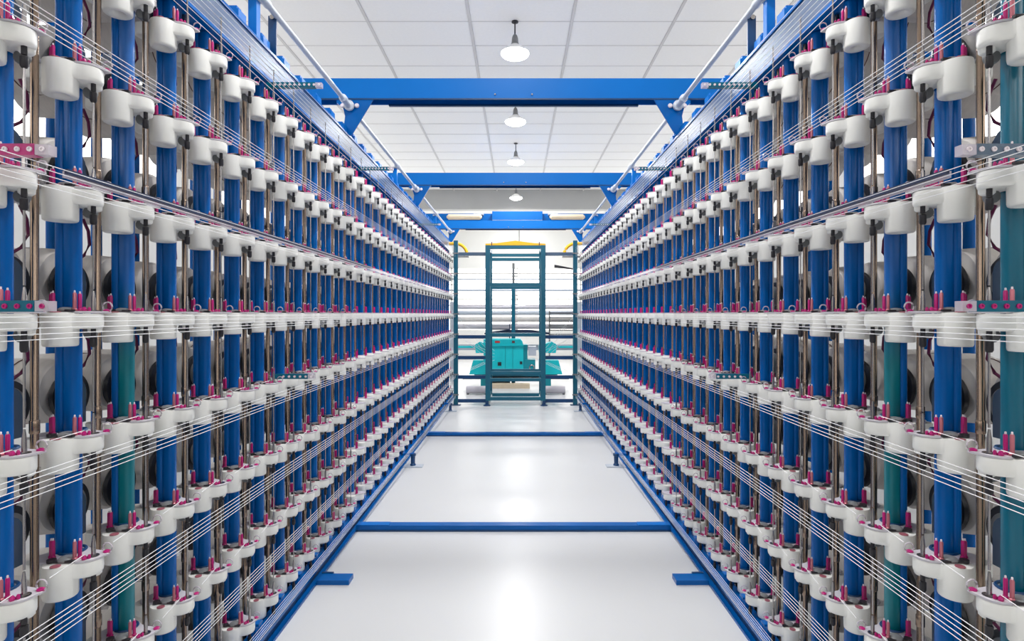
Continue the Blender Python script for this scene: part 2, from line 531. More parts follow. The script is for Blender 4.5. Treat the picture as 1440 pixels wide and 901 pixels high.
tube_collar = MB().lathe([(0.0096, -0.018), (0.0115, -0.015), (0.0115, 0.015), (0.0096, 0.018)], n=12).mesh('collar', 'bronze')
rear_me = {m: MB().cyl(0.02, 0.0, EYE + 1.10, n=14).mesh('rear_tube', m) for m in ('blue', 'teal')}
TEALS = {(1, 0): 'teal', (-1, 2): 'teal_blue', (1, 2): 'teal_blue'}
for s in (-1, 1):
    for i, y in enumerate(YP):
        mname = TEALS.get((s, i), 'blue')
        key = (s, mname)
        if key not in PM:
            PM[key] = post_meshes(-s, mname)
        colour = {'blue': 'blue', 'teal': 'teal', 'teal_blue': 'blue post fading to teal'}[mname]
        t = thing('creel_post', (s * XC, y, 0), ('%s double-tube creel post, %s from the viewer on the %s creel' % (colour, nth(i), SIDE[s])), 'post', 'front posts of the creel')
        for k, me in PM[key].items():
            link(k, me, t)
        yt = y + 0.092
        t = thing('steel_tube', (s * XC, yt, 0.002), 'shiny bronze steel tube standing just beyond %s creel\'s %s post' % (SIDE[s], nth(i)), 'tube', 'upright steel tubes')
        link('shaft', tube_me, t)
        if i < 14:
            for z in (0.6, 1.21, 1.9):
                link('collar', tube_collar, t, (0, 0, z))
        o = link('rear_post', rear_me['blue'], None, (s * 1.73, y + 0.135, 0))
        tag(o, 'blue rear post holding bobbin spindles behind %s creel\'s %s post' % (SIDE[s], nth(i)), 'post', 'rear posts of the creel')

# ------------------------------------------------------------------ yarn tensioners
def union_outline(circles, centre, n=40, soft=True):
    pts = []
    for k in range(n):
        t = 2 * PI * k / n
        d = (math.cos(t), math.sin(t))
        best = 0.0
        for (cx, cy, r) in circles:
            ox, oy = centre[0] - cx, centre[1] - cy
            b = ox * d[0] + oy * d[1]
            c = ox * ox + oy * oy - r * r
            disc = b * b - c
            if disc >= 0:
                best = max(best, -b + math.sqrt(disc))
        pts.append(best)
    # soften the notches
    sm = [max(pts[k], 0.5 * pts[k] + 0.25 * (pts[k - 1] + pts[(k + 1) % n])) if soft else pts[k] for k in range(n)]
    return [(centre[0] + sm[k] * math.cos(2 * PI * k / n), centre[1] + sm[k] * math.sin(2 * PI * k / n)) for k in range(n)]

CUP = (0.02, -0.067, 0.0395)      # (b toward aisle = x, a along the aisle = y, radius)
LOBE = (0.066, -0.032, 0.036)
COLL = (0.0, 0.0, 0.038)
REAR = (-0.055, -0.05, 0.03)
HC = (-0.01, -0.002)
BODY = union_outline([CUP, LOBE, COLL, REAR, (-0.03, -0.015, 0.042), (0.026, -0.026, 0.044)], HC, 60)
HOLE = union_outline([(0, 0, 0.0238), (-0.026, -0.008, 0.0158), (-0.013, -0.004, 0.0205)], HC, 60)
PLATE = union_outline([LOBE, COLL, (-0.03, -0.04, 0.04), (0.098, -0.008, 0.012), (0.088, -0.015, 0.018), (0.03, -0.03, 0.047), (-0.034, -0.006, 0.024)], HC, 60)

def scaled(pts, k, c=(0.015, -0.035)):
    return [((p[0] - c[0]) * k + c[0], (p[1] - c[1]) * k + c[1]) for p in pts]

def polar(circles, centre, n, soften=True):
    return union_outline(circles, centre, n)

def ring3(pts, z):
    return [(p[0], p[1], z) for p in pts]

def tens_meshes(s, lo=False):
    sx = -s
    n1 = 10 if lo else 20
    d = {}
    body = BODY[::2] if lo else BODY
    hole = HOLE[::2] if lo else HOLE
    def inner(k):
        q = scaled(body, k)
        return [a if math.hypot(a[0] - HC[0], a[1] - HC[1]) > math.hypot(b[0] - HC[0], b[1] - HC[1]) + 0.004 else
                (b[0] + (b[0] - HC[0]) * 0.15, b[1] + (b[1] - HC[1]) * 0.15) for a, b in zip(q, hole)]
    h = MB().ring_loft([ring3(hole, -0.04), ring3(inner(0.94), -0.04), ring3(inner(0.985), -0.0365), ring3(body, -0.03), ring3(body, -0.004), ring3(inner(0.985), 0.0), ring3(hole, 0.0)])
    c = (CUP[0], CUP[1], 0)
    if lo:
        h.lathe([(0.037, -0.086), (0.0395, -0.080), (0.0402, -0.004), (0.03, 0.004)], c, n1)
    else:
        h.lathe([(0.001, -0.068), (0.011, -0.068), (0.013, -0.077), (0.024, -0.086), (0.036, -0.086), (0.0385, -0.084), (0.0395, -0.079), (0.0402, -0.004), (0.039, 0.003), (0.028, 0.004), (0.001, 0.004)], c, n1)
    h.lathe([(0.012, -0.052), (0.0165, -0.048), (0.018, -0.02)], (0.075, -0.018, 0), 10)
    d['housing'] = h.mesh('housing', 'white', sx, 50)
    pl = PLATE[::2] if lo else PLATE
    d['cover_plate'] = MB().ring_loft([ring3(hole, 0.001), ring3(pl, 0.001), ring3(pl, 0.006), ring3(scaled(pl, 0.985), 0.007), ring3(hole, 0.007)]).mesh('cover_plate', 'plate', sx)
    np_ = 6 if lo else 10
    def pin(x, y, hgt):
        return MB().lathe([(0.0066, 0.006), (0.0066, 0.012), (0.0046, 0.014), (0.0046, hgt - 0.004), (0.0036, hgt)], (x, y, 0), np_)
    d['pin'] = pin(0.052, -0.060, 0.056).mesh('pin', 'rose' if not lo else 'pink', sx)
    d['pin_2'] = pin(0.056, -0.047, 0.054).mesh('pin', 'pink', sx)
    d['pin_3'] = pin(-0.012, -0.052, 0.056).mesh('pin', 'pink', sx)
    if not lo:
        d['pin_4'] = pin(-0.022, -0.046, 0.053).mesh('pin', 'pink', sx)
        for q, (x, y, hh) in enumerate(((0.052, -0.060, 0.056), (0.056, -0.047, 0.054), (-0.012, -0.052, 0.056), (-0.022, -0.046, 0.053))):
            d['tip_%d' % (q + 1)] = MB().lathe([(0.0022, hh), (0.0022, hh + 0.005), (0.001, hh + 0.006)], (x, y, 0), 6).mesh('tip', 'tip', sx)
        d['guide_pin'] = MB().lathe([(0.012, 0.006), (0.012, 0.009), (0.0058, 0.010), (0.0052, 0.04), (0.0026, 0.062)], (0.082, -0.033, 0), 10).mesh('guide_pin', 'steel', sx)
        d['guide_washer'] = MB().lathe([(0.014, 0.0065), (0.014, 0.0085)], (0.082, -0.033, 0), 12).mesh('guide_washer', 'dark', sx)
        ring = [(0.102 + 0.013 * math.cos(2 * PI * k / 12), -0.008, 0.019 + 0.013 * math.sin(2 * PI * k / 12)) for k in range(12)]
        d['eyelet'] = MB().tube(ring, 0.0022, 5, True).mesh('eyelet', 'clear', sx)
        d['eyelet_base'] = MB().lathe([(0.009, 0.005), (0.009, 0.010), (0.004, 0.013)], (0.1, -0.008, 0), 10).mesh('eyelet_base', 'pink', sx)
        d['clip'] = MB().lathe([(0.005, 0.006), (0.0065, 0.011), (0.003, 0.018)], (0.076, -0.058, 0), 8).lathe([(0.0035, 0.006), (0.004, 0.014), (0.002, 0.018)], (0.083, -0.050, 0), 8).box(0.066, 0.081, -0.053, -0.048, 0.0075, 0.011).mesh('clip', 'pink', sx)
        d['tension_disc'] = MB().lathe([(0.02, 0.007), (0.021, 0.011), (0.015, 0.016), (0.006, 0.018)], (0.03, -0.06, 0), 14).mesh('tension_disc', 'grey', sx)
        d['tension_lever'] = MB().box(0.0, 0.06, -0.078, -0.068, 0.006, 0.012).lathe([(0.011, 0.006), (0.011, 0.014)], (0.0, -0.072, 0), 10).mesh('tension_lever', 'dark', sx)
        d['post_collar'] = MB().tube([(0.0305 * math.cos(q), 0.0305 * math.sin(q), 0.0085) for q in [math.radians(-125 + 250 * k / 14) for k in range(15)]], 0.0042, 6).mesh('post_collar', 'blue_dark', sx)
        d['under_disc'] = MB().lathe([(0.015, -0.012), (0.017, -0.008), (0.017, 0.004), (0.01, 0.006)], (0.05, 0.002, -0.052), 14, 'y').mesh('under_disc', 'grey', sx)
        d['cup_hole_shade'] = MB().lathe([(0.009, -0.0715), (0.009, -0.069)], (CUP[0], CUP[1], 0), 10).mesh('cup_hole_shade', 'dark', sx)  # dark disc paints the shade inside the hole under the cup
        d['cup_insert'] = MB().lathe([(0.012, 0.004), (0.012, 0.006), (0.004, 0.007)], (0.028, -0.094, 0), 10).mesh('cup_insert', 'rose', sx)
    d['connector'] = MB().lathe([(0.0065, -0.062), (0.0085, -0.064), (0.0085, -0.085), (0.006, -0.090)], (0.082, -0.033, 0), 6 if lo else 10).lathe([(0.0065, -0.0395), (0.0065, -0.06)], (0.082, -0.033, 0), 6).mesh('connector', 'dark', sx)
    d['rod'] = MB().cyl(0.0027, -PITCH + 0.066, -0.0895, (0.082, -0.033, 0), 6 if lo else 8).mesh('rod', 'steel', sx)
    return d

def in_frame(x, y, z, mx=60, my=70):
    px = 727 + F * (x - 0.024) / y
    py = 441 - F * (z - EYE) / y
    return -mx < px < 1440 + mx and -my < py < 901 + my

units = []
for i, y in enumerate(YP):
    for s in (-1, 1):
        for L in LEVELS:
            if in_frame(s * (XC - 0.05), y, EYE + PITCH * L):
                units.append((i, s, L))
NEAR_N = 300
FULL_COLS = 12
TM = {(s, lo): tens_meshes(s, lo) for s in (-1, 1) for lo in (False, True)}
top_rod = {s: MB().cyl(0.003, 0.06, 0.155, (0.082, -0.033, 0), 8).mesh('rod', 'steel', -s) for s in (-1, 1)}
yarn_end = {s: MB().tube([(0.076, -0.058, 0.02), (0.1, -0.2, 0.024)], 0.0010, 5).mesh('yarn_end', 'yarn', -s) for s in (-1, 1)}
protos = {}
SUB = {'eyelet_base': 'eyelet', 'guide_washer': 'guide_pin', 'tip_1': 'pin', 'tip_2': 'pin_2', 'tip_3': 'pin_3', 'tip_4': 'pin_4'}
def build_tensioner(s, lo):
    t = thing('yarn_tensioner', (0, 0, 0), 'white yarn tensioner with pink pins', 'tensioner', 'yarn tensioners on the creel posts')
    made = {}
    for k, me in TM[(s, lo)].items():
        base = k.rstrip('_0123456789')
        par = t
        if k in SUB and SUB[k] in made:
            par = made[SUB[k]]
        o = link(base, me, par)
        made[k] = o
        if base == 'pin' and k == 'pin' and not lo:
            o['label'] = 'rose steel pin'
    return t
for i, s, L in units[:NEAR_N]:
    lo = i >= FULL_COLS
    key = (s, lo)
    if key not in protos:
        protos[key] = build_tensioner(s, lo)
        t = protos[key]
    else:
        t = copy_tree(protos[key])
    t.location = (s * XC, YP[i], EYE + PITCH * L)
    t['label'] = 'white yarn tensioner on %s creel\'s %s post, %s' % (SIDE[s], nth(i), tier(L))
for o in [o for o in COL.objects if o.name.startswith('yarn_tensioner') and o.parent is None]:
    L = round((o.location.z - EYE) / PITCH)
    s = 1 if o.location.x > 0 else -1
    if L == 3:
        link('rod', top_rod[s], o)
    if L == -4:
        for ch in list(o.children):
            if ch.name.startswith('rod'):
                bpy.data.objects.remove(ch)
    if L <= -1 and L != -4 and o.location.y < 3.2:
        link('yarn_end', yarn_end[s], o)

def joined(name, pieces, label, cat):
    """pieces: list of (mesh, location); all merged into one mesh that keeps the materials"""
    vs, fs, mi, mats = [], [], [], []
    for me, loc in pieces:
        n = len(vs)
        m = me.materials[0]
        if m not in mats:
            mats.append(m)
        k = mats.index(m)
        vs += [(v.co.x + loc[0], v.co.y + loc[1], v.co.z + loc[2]) for v in me.vertices]
        for p in me.polygons:
            fs.append(tuple(q + n for q in p.vertices))
            mi.append(k)
    me = bpy.data.meshes.new(name)
    me.from_pydata(vs, [], fs)
    for m in mats:
        me.materials.append(m)
    me.polygons.foreach_set('material_index', mi)
    me.polygons.foreach_set('use_smooth', [True] * len(fs))
    me.set_sharp_from_angle(angle=math.radians(45))
    o = link(name, me)
    return tag(o, label, cat, None, 'stuff')
pieces = []
for i, s, L in units[NEAR_N:]:
    for k, me in TM[(s, True)].items():
        if k == 'rod' and L == -4:
            continue
        pieces.append((me, (s * XC, YP[i], EYE + PITCH * L)))
joined('distant_tensioners', pieces, 'mass of small white tensioners on the farthest posts of both creels', 'tensioners')

# ------------------------------------------------------------------ bobbins
def bobbin_meshes(s, lo=False):
    sx = -s
    n = 16 if lo else 32
    A = 0.135                   # offset along the aisle from the post
    Zc = 0.1
    d = {}
    prof = [(0.03, -0.425), (0.085, -0.42), (0.094, -0.40), (0.097, -0.35), (0.097, -0.19), (0.093, -0.145), (0.086, -0.135), (0.03, -0.13)]
    d['yarn_package'] = MB().lathe(prof, (0, A, Zc), n, 'x').mesh('yarn_package', 'yarn_pack', sx, 40)
    d['brake_disc'] = MB().lathe([(0.02, -0.128), (0.066, -0.126), (0.073, -0.118), (0.071, -0.108), (0.03, -0.105), (0.012, -0.095)], (0, A, 0.085), n, 'x').mesh('brake_disc', 'disc', sx, 40)
    d['spindle'] = MB().cyl(0.011, -0.505, -0.09, (0, A, Zc), 8, 'x').mesh('spindle', 'steel', sx)
    if not lo:
        d['disc_face'] = MB().lathe([(0.05, -0.108), (0.052, -0.103), (0.047, -0.0985), (0.02, -0.0965)], (0, A, 0.085), n, 'x').mesh('disc_face', 'grey', sx, 40)
        ring = [(-0.112, A + 0.066 * math.cos(2 * PI * k / 28), 0.085 + 0.066 * math.sin(2 * PI * k / 28)) for k in range(28)]
        d['disc_ring'] = MB().tube(ring, 0.0025, 5, True).mesh('disc_ring', 'steel', sx)
        ring = [(-0.235, A + 0.0975 * math.cos(2 * PI * k / 32), Zc + 0.0975 * math.sin(2 * PI * k / 32)) for k in range(32)]
        d['seam'] = MB().tube(ring, 0.0018, 5, True).mesh('seam', 'seam', sx)
        pts = [(0.035, 0.01), (0.125, 0.01)]
        for k in range(9):
            t = PI * k / 8
            pts.append((0.08 + 0.045 * math.cos(t), 0.105 + 0.04 * math.sin(t)))
        d['guard_plate'] = MB().prism(pts, -0.062, -0.058, 'x').mesh('guard_plate', 'guard', sx, 30)
        d['hook_arm'] = MB().tube([(-0.075, 0.135, 0.285), (-0.07, 0.15, 0.25), (-0.07, 0.155, 0.21), (-0.08, 0.145, 0.175), (-0.09, 0.13, 0.16)], 0.0045, 6).mesh('hook_arm', 'hook', sx)
        d['guard_arm'] = MB().tube([(-0.06, 0.05, 0.03), (-0.06, 0.046, 0.012), (-0.05, 0.044, 0.006)], 0.004, 6).mesh('guard_arm', 'steel', sx)
    return d
BM = {(s, lo): bobbin_meshes(s, lo) for s in (-1, 1) for lo in (False, True)}
b_units = []
for i, y in enumerate(YP):
    for s in (-1, 1):
        for L in LEVELS:
            if in_frame(s * (XC + 0.12), y + 0.1, EYE + PITCH * L + 0.1, 140, 90):
                b_units.append((i, s, L))
protos = {}
for i, s, L in b_units[:300]:
    lo = i >= 9
    key = (s, lo)
    if key not in protos:
        t = thing('yarn_bobbin', (0, 0, 0), 'white yarn bobbin', 'bobbin', 'yarn bobbins behind the creel posts')
        for k, me in BM[key].items():
            link(k, me, t)
        protos[key] = t
    else:
        t = copy_tree(protos[key])
    t.location = (s * XC, YP[i], EYE + PITCH * L)
    t['label'] = 'white yarn bobbin behind %s creel\'s %s post, %s' % (SIDE[s], nth(i), tier(L))
pieces = []
for i, s, L in b_units[300:]:
    for k, me in BM[(s, True)].items():
        pieces.append((me, (s * XC, YP[i], EYE + PITCH * L)))
joined('distant_bobbins', pieces, 'mass of white yarn bobbins behind the farthest posts of both creels', 'bobbins')

# ------------------------------------------------------------------ yarn strands along the creel
POS = {5: ['top', 'second', 'middle', 'fourth', 'lowest'], 8: [nth(k) for k in range(8)]}
for s in (-1, 1):
    for L in LEVELS:
        n = 8 if L == 3 else 5
        for k in range(n):
            if L == 3:
                off, xt = 0.085 - 0.021 * k, 1.0
            else:
                off, xt = -0.008 - 0.0115 * k, (1.087 if L == -4 else 1.0)
            z = EYE + PITCH * L + off
            pts = []
            for q in range(7):
                y = 0.35 + (9.304 - 0.35) * q / 6
                pts.append((s * (xt + (0.98 - xt) * q / 6), y, z + 0.002 * math.sin(q * 1.7 + k)))
            me = MB().tube(pts, 0.00092, 5).mesh('yarn_strand', 'yarn')
            o = link('yarn_strand', me)
            lab = ('%s of five white yarn strands along the %s creel %s' % (POS[5][k], SIDE[s], tier(L))) if n == 5 else \
                  ('%s from top of eight white yarn strands along %s creel %s' % (POS[8][k], SIDE[s], tier(L)))
            tag(o, lab, 'yarn', 'white yarn strands along the creels')
    # dark strip over the first upper tier
    t = thing('guide_strip', (0, 0, 0), 'dark navy guide strip with clear lip along the %s creel one tier up' % SIDE[s], 'strip', 'navy guide strips')
    zz = EYE + PITCH + 0.004
    link('strip', MB().box(1.05, 1.058, 1.36, 4.2, zz + 0.0, zz + 0.011).mesh('strip', 'navy', s, 0), t)
    link('clear_lip', MB().box(1.0585, 1.0625, 1.36, 9.3, zz - 0.010, zz + 0.006).mesh('clear_lip', 'clear', s, 0), t)

# guide combs across the yarns
def comb(s, y, x0, x1, z, label, body, hole, n):
    t = thing('guide_comb', (0, y, z), label, 'comb', 'guide combs across the yarns')
    link('channel', MB().box(x0 + 0.03, x1, -0.012, 0.012, -0.012, 0.012).mesh('channel', body, s, 0), t)
    link('clear_end', MB().box(x0, x0 + 0.0295, -0.011, 0.011, -0.011, 0.011).mesh('clear_end', 'clear', s, 0), t)
    me = MB().lathe([(0.0055, 0.0), (0.0055, -0.003), (0.0025, -0.003), (0.002, -0.001)], n=10, axis='y').mesh('eyelet', hole)
    for k in range(n):
        link('eyelet', me, t, (s * (x0 + 0.012 + k * (x1 - x0 - 0.03) / n), -0.0122, 0.0))
for s in (-1, 1):
    sd = SIDE[s]
    comb(s, 1.212, 0.965, 1.205, EYE + 0.016, 'teal guide comb with pink eyelets on the %s creel at eye level' % sd, 'teal', 'pink', 8)
    comb(s, 1.212, 0.965, 1.205, EYE + PITCH + 0.016, '%s guide comb with pale eyelets, nearest on the %s creel one tier up' % ('magenta' if s < 0 else 'slate grey', sd), 'pink' if s < 0 else 'guard', 'tip', 8)
    comb(s, 1.212, 1.0, 1.205, EYE + 2 * PITCH + 0.03, 'short clear guide comb on the %s creel two tiers above eye level' % sd, 'grey', 'pink', 4)
    comb(s, 2.74, 0.95, 1.14, EYE - PITCH + 0.03, 'short teal guide comb on the %s creel one tier below eye level' % sd, 'teal', 'tip', 6)
    for i, y in enumerate((2.7, 4.25, 6.9)):
        comb(s, y, 0.9, 1.16, EYE + 1.082, '%s teal guide comb over the top yarns of the %s creel' % (('nearest', 'second', 'farthest')[i], sd), 'teal', 'tip', 10)

# ------------------------------------------------------------------ end frame of the aisle
FY0, FY1 = 9.25, 9.98
t = thing('ladder_frame', (0, FY0, 0), 'tall petrol-blue ladder frame standing at the end of the aisle', 'frame')
for s in (-1, 1):
    for y in (0.0, FY1 - FY0):
        link('upright', MB().box(0.413, 0.49, y, y + 0.075, 0.085, EYE + 1.115).mesh('upright', 'frame_teal', s, 0), t)
    for z in (0.12, EYE + 1.08):
        link('side_bar', MB().box(0.42, 0.485, 0.075, FY1 - FY0, z - 0.03, z + 0.03).mesh('side_bar', 'frame_teal', s, 0), t)
    link('foot', MB().box(0.44, 0.49, 0.01, 0.06, 0.02, 0.085).lathe([(0.06, 0.0), (0.06, 0.012), (0.03, 0.022)], (0.465, 0.035, 0), 12).mesh('foot', 'blue_dark', s, 30), t)
bar_me = MB().box(-0.413, 0.413, 0.0, 0.06, -0.026, 0.026).mesh('rung', 'frame_teal', 1, 0)
for y, zs in ((0.008, (1.083, 0.475, -0.345, -0.965, -1.075, -1.385)), (FY1 - FY0 + 0.008, (1.03, 0.955, 0.46, -0.36, -1.0, -1.425))):
    for z in zs:
        link('rung', bar_me, t, (0, y, EYE + z))
t2 = thing('yellow_arch', (0, FY0, EYE + 1.115), 'flat yellow arched bar resting on top of the ladder frame', 'bar')
pts = [(-0.49, 0.0), (0.49, 0.0), (0.49, 0.025), (0.3, 0.035), (0.0, 0.075), (-0.3, 0.035), (-0.49, 0.025)]
link('arch', MB().prism(pts, 0.01, 0.06, 'y').mesh('arch', 'yellow', 1, 0), t2)
for s in (-1, 1):
    link('end_clip', MB().box(0.38, 0.395, 0.0, 0.0095, 0.0, 0.05).mesh('end_clip', 'seam', s, 0), t2)

for s in (-1, 1):
    sd = SIDE[s]
    t = thing('end_post', (s * 0.98, 9.35, 0), 'slim petrol-blue end post closing the %s creel' % sd, 'post', 'end posts')
    link('shaft', MB().box(-0.035, 0.035, -0.03, 0.03, 0.012, EYE + 1.2).mesh('shaft', 'frame_teal', 1, 0), t)
    link('foot', MB().box(-0.08, 0.08, -0.05, 0.05, 0.0, 0.012).mesh('foot', 'blue_dark', 1, 0), t)
    ring = MB()
    for k in range(8):
        z = EYE + PITCH * (k - 4)
        ring.box(-0.05, 0.05, -0.045, -0.03, z - 0.012, z + 0.008)
    link('yarn_guides', ring.mesh('yarn_guides', 'grey', 1, 0), t)
    for k, z in enumerate((0.98, -0.38, -0.72, -1.04, -1.43)):
        o = link('tie_bar', MB().box(0.4905, 0.9435, -0.02, 0.02, -0.028, 0.028).mesh('tie_bar', 'blue_dark' if k else 'guard', s, 0), None, (0, 9.36, EYE + z))
        tag(o, '%s horizontal tie bar between the ladder frame and the %s end post' % (('topmost blue-grey', 'second', 'third', 'fourth', 'lowest')[k], sd), 'bar', 'tie bars beside the ladder frame')
    # yellow bent pipe
    pts = []
    for k in range(9):
        a = PI / 2 * k / 8
        pts.append((s * (1.02 - 0.19 * math.sin(a)), 9.75, EYE + 1.0 + 0.2 * math.cos(a)))
    pts = [(s * 1.14, 9.75, EYE + 1.2)] + pts
    t = thing('yellow_pipe', (0, 0, 0), 'bent yellow pipe curving down beside the %s end post' % sd, 'pipe', 'yellow bent pipes')
    link('bend', MB().tube(pts, 0.028, 10).mesh('bend', 'yellow'), t)
    link('shelf_plate', MB().box(0.8, 1.1, 9.7, 9.8, EYE + 0.965, EYE + 0.985).mesh('shelf_plate', 'grey', s, 0), t)

# fanned yarns beyond the end posts
for s in (-1, 1):
    k = 0
    for L in (-3, -2, -1, 0):
        for q in range(3):
            a = (s * 0.98, 9.39, EYE + PITCH * L - 0.02 * q)
            b = (s * (0.62 - 0.1 * q), 11.2, 0.55 + 0.06 * (L + 3) + 0.02 * q)
            o = link('warp_yarn', MB().tube([a, b], 0.002, 5).mesh('warp_yarn', 'yarn'))
            tag(o, '%s white warp yarn slanting down from the %s end post %s' % (('upper', 'middle', 'lower')[q], SIDE[s], tier(L)), 'yarn', 'slanting warp yarns beside the %s end post' % SIDE[s])

# ------------------------------------------------------------------ turquoise loom
LY = 11.5
def X(px, y):
    return 0.024 + (px - 727) * y / F
def Z(py, y):
    return EYE - (py - 441) * y / F
t = thing('loom', (0, LY, 0), 'turquoise loom with slanted side wings behind the ladder frame', 'machine')
def lbox(name, x0, x1, y0, y1, z0, z1, m, parent=None, bev=0.0):
    return link(name, MB().box(x0, x1, y0, y1, z0, z1).mesh(name, m, 1, 0), parent or t)
x0, x1 = X(680, LY), X(736, LY)
xm = X(710.5, LY)
zb, zt = Z(523, LY), Z(486, LY)
p_l = link('door_panel', MB().prism([(x0, zb), (xm - 0.004, zb), (xm - 0.004, zt), (x0, zt)], 0.0, 0.03, 'y').mesh('door_panel', 'turq', 1, 0), t)
xr = X(721, LY)
p_m = link('door_panel', MB().prism([(xm + 0.004, zb), (xr - 0.004, zb), (xr - 0.004, zt), (xm + 0.004, zt)], 0.0, 0.03, 'y').mesh('door_panel', 'turq', 1, 0), t)
p_r = link('door_panel', MB().prism([(xr + 0.004, zb), (x1, zb), (x1, zt), (xr + 0.004, zt)], 0.0, 0.03, 'y').mesh('door_panel', 'turq', 1, 0), t)
link('latch', MB().box(X(700, LY), X(705, LY), -0.012, 0.0, Z(514, LY), Z(509, LY)).mesh('latch', 'dark', 1, 0), p_l)
link('latch', MB().box(X(731, LY), X(734.5, LY), -0.012, 0.0, Z(512, LY), Z(508, LY)).mesh('latch', 'dark', 1, 0), p_r)
link('lid', MB().prism([(x0, zt + 0.006), (x1, zt + 0.006), (x1 - 0.02, Z(480, LY)), (x1 - 0.06, Z(477, LY)), (x0, Z(477, LY))], -0.02, 0.5, 'y').mesh('lid', 'turq', 1, 0), t)
link('badge', MB().box(X(696, LY), X(703, LY), -0.026, -0.02, Z(482, LY), Z(479, LY)).mesh('badge', 'red', 1, 0), t)
link('badge', MB().box(X(720, LY), X(724, LY), -0.026, -0.02, Z(482, LY), Z(479, LY)).mesh('badge', 'seam', 1, 0), t)
link('ledge', MB().box(x0, x1, -0.04, -0.021, zt - 0.005, zt + 0.015).mesh('ledge', 'turq', 1, 0), t)
link('body', MB().box(x0, x1, 0.03, 0.6, zb, zt).mesh('body', 'turq_dark', 1, 0), t)
link('gear_case', MB().box(x1 + 0.002, X(753, LY), 0.08, 0.5, Z(522, LY), Z(506, LY)).box(x1 + 0.002, X(742, LY), 0.1, 0.45, Z(506, LY), Z(485, LY)).mesh('gear_case', 'turq_dark', 1, 0), t)
link('gear_ring', MB().tube([(X(748, LY) + 0.05 * math.cos(q * PI / 8), 0.07, Z(517, LY) + 0.05 * math.sin(q * PI / 8)) for q in range(16)], 0.012, 6, True).mesh('gear_ring', 'steel'), t)
link('control_box', MB().box(X(743, LY), X(754, LY), 0.0, 0.2, Z(500, LY), Z(487, LY)).mesh('control_box', 'pipe', 1, 0), t)
for s in (-1, 1):
    pts = [(0.48, Z(527, LY)), (0.95, Z(527, LY)), (0.87, Z(507, LY)), (0.48, Z(507, LY))]
    pts = [(s * p[0], p[1]) for p in pts]
    link('side_wing', MB().prism(pts if s > 0 else pts[::-1], 0.1, 0.5, 'y').mesh('side_wing', 'turq', 1, 0), t)
    pts = [(0.48, Z(497, LY)), (0.82, Z(497, LY)), (0.84, Z(485, LY)), (0.74, Z(481, LY)), (0.48, Z(487, LY))]
    pts = [(s * p[0], p[1]) for p in pts]
    link('upper_wing', MB().prism(pts if s > 0 else pts[::-1], 0.15, 0.45, 'y').mesh('upper_wing', 'turq', 1, 0), t)
    link('leg', MB().box(0.6, 0.72, 0.15, 0.45, 0.0, Z(527, LY)).mesh('leg', 'turq_dark', s, 0), t)
    link('roller_arm', MB().box(0.86, 1.2, 0.2, 0.26, Z(490, LY), Z(487, LY)).mesh('roller_arm', 'turq', s, 0), t)
link('bed', MB().box(-0.85, 0.85, 0.12, 0.58, Z(530, LY), zb - 0.002).mesh('bed', 'frame_teal', 1, 0), t)
link('breast_roller', MB().cyl(0.035, -1.1, 1.1, (0, 0.3, Z(533, LY)), 14, 'x').mesh('breast_roller', 'dark'), t)
o = link('wooden_board', MB().box(-0.55, 0.28, 0, 0.2, 0.0, 0.09).mesh('wooden_board', 'beige', 1, 0), None, (0, LY - 0.1, 0))
tag(o, 'low beige board lying on the floor under the turquoise loom', 'board')

for s in (-1, 1):
    t = thing('low_cloth_roll', (s * 0.72, 10.6, 0), 'low white cloth roll lying near the floor beside the %s foot of the ladder frame' % SIDE[s], 'roll', 'low cloth rolls')
    link('roll', MB().cyl(0.07, -0.2, 0.2, (0, 0, 0.085), 18, 'x').mesh('roll', 'plate', 1), t)
    link('cradle', MB().box(-0.19, -0.15, -0.06, 0.06, 0.0, 0.02).box(0.15, 0.19, -0.06, 0.06, 0.0, 0.02).mesh('cradle', 'grey', 1, 0), t)
# dark head beam and rolls behind the loom top
o = link('dark_head_beam', MB().prism([(-0.68, 0), (0.72, 0), (0.72, 0.04), (0.25, 0.1), (-0.2, 0.1), (-0.68, 0.03)], 0, 0.2, 'y').mesh('dark_head_beam', 'navy', 1, 0), None, (0, 12.3, Z(470, 12.3)))
tag(o, 'dark tapered head beam just above the turquoise loom', 'beam')
t = thing('centre_pole', (X(722, 12.2), 12.2, 0), 'grey and teal vertical pole rising behind the ladder frame', 'pole')
link('lower_pole', MB().box(-0.04, 0.04, -0.03, 0.03, 0.0, Z(400, 12.2)).mesh('lower_pole', 'teal', 1, 0), t)
link('upper_pole', MB().box(-0.025, 0.025, -0.02, 0.02, Z(400, 12.2), Z(370, 12.2)).mesh('upper_pole', 'grey', 1, 0), t)
rolls = [(432, 12.9, 0.045, 'plate', 'upper pale roll of yarn'), (440, 12.9, 0.05, 'pipe', 'grey roll of yarn'), (449, 12.8, 0.06, 'yarn_pack', 'broad white roll of yarn'), (459, 12.7, 0.06, 'plate', 'lowest pale roll of yarn')]
for py, y, r, m, lab in rolls:
    t = thing('warp_beam', (0, y, Z(py, y)), '%s spanning behind the ladder frame' % lab, 'roll', 'yarn rolls behind the ladder frame')
    link('roll', MB().cyl(r, -1.35, 1.35, n=18, axis='x').mesh('roll', m), t)
    for s in (-1, 1):
        link('end_flange', MB().cyl(r + 0.03, 1.35, 1.365, n=18, axis='x').mesh('end_flange', 'grey', s), t)
t = thing('rear_machine_frame', (0, 13.2, 0), 'pale blue-grey frame carrying the yarn rolls behind the loom', 'frame')
for s in (-1, 1):
    link('stand', MB().box(1.366, 1.46, -0.6, 0.1, 0.0, Z(425, 13.2)).mesh('stand', 'pipe', s, 0), t)
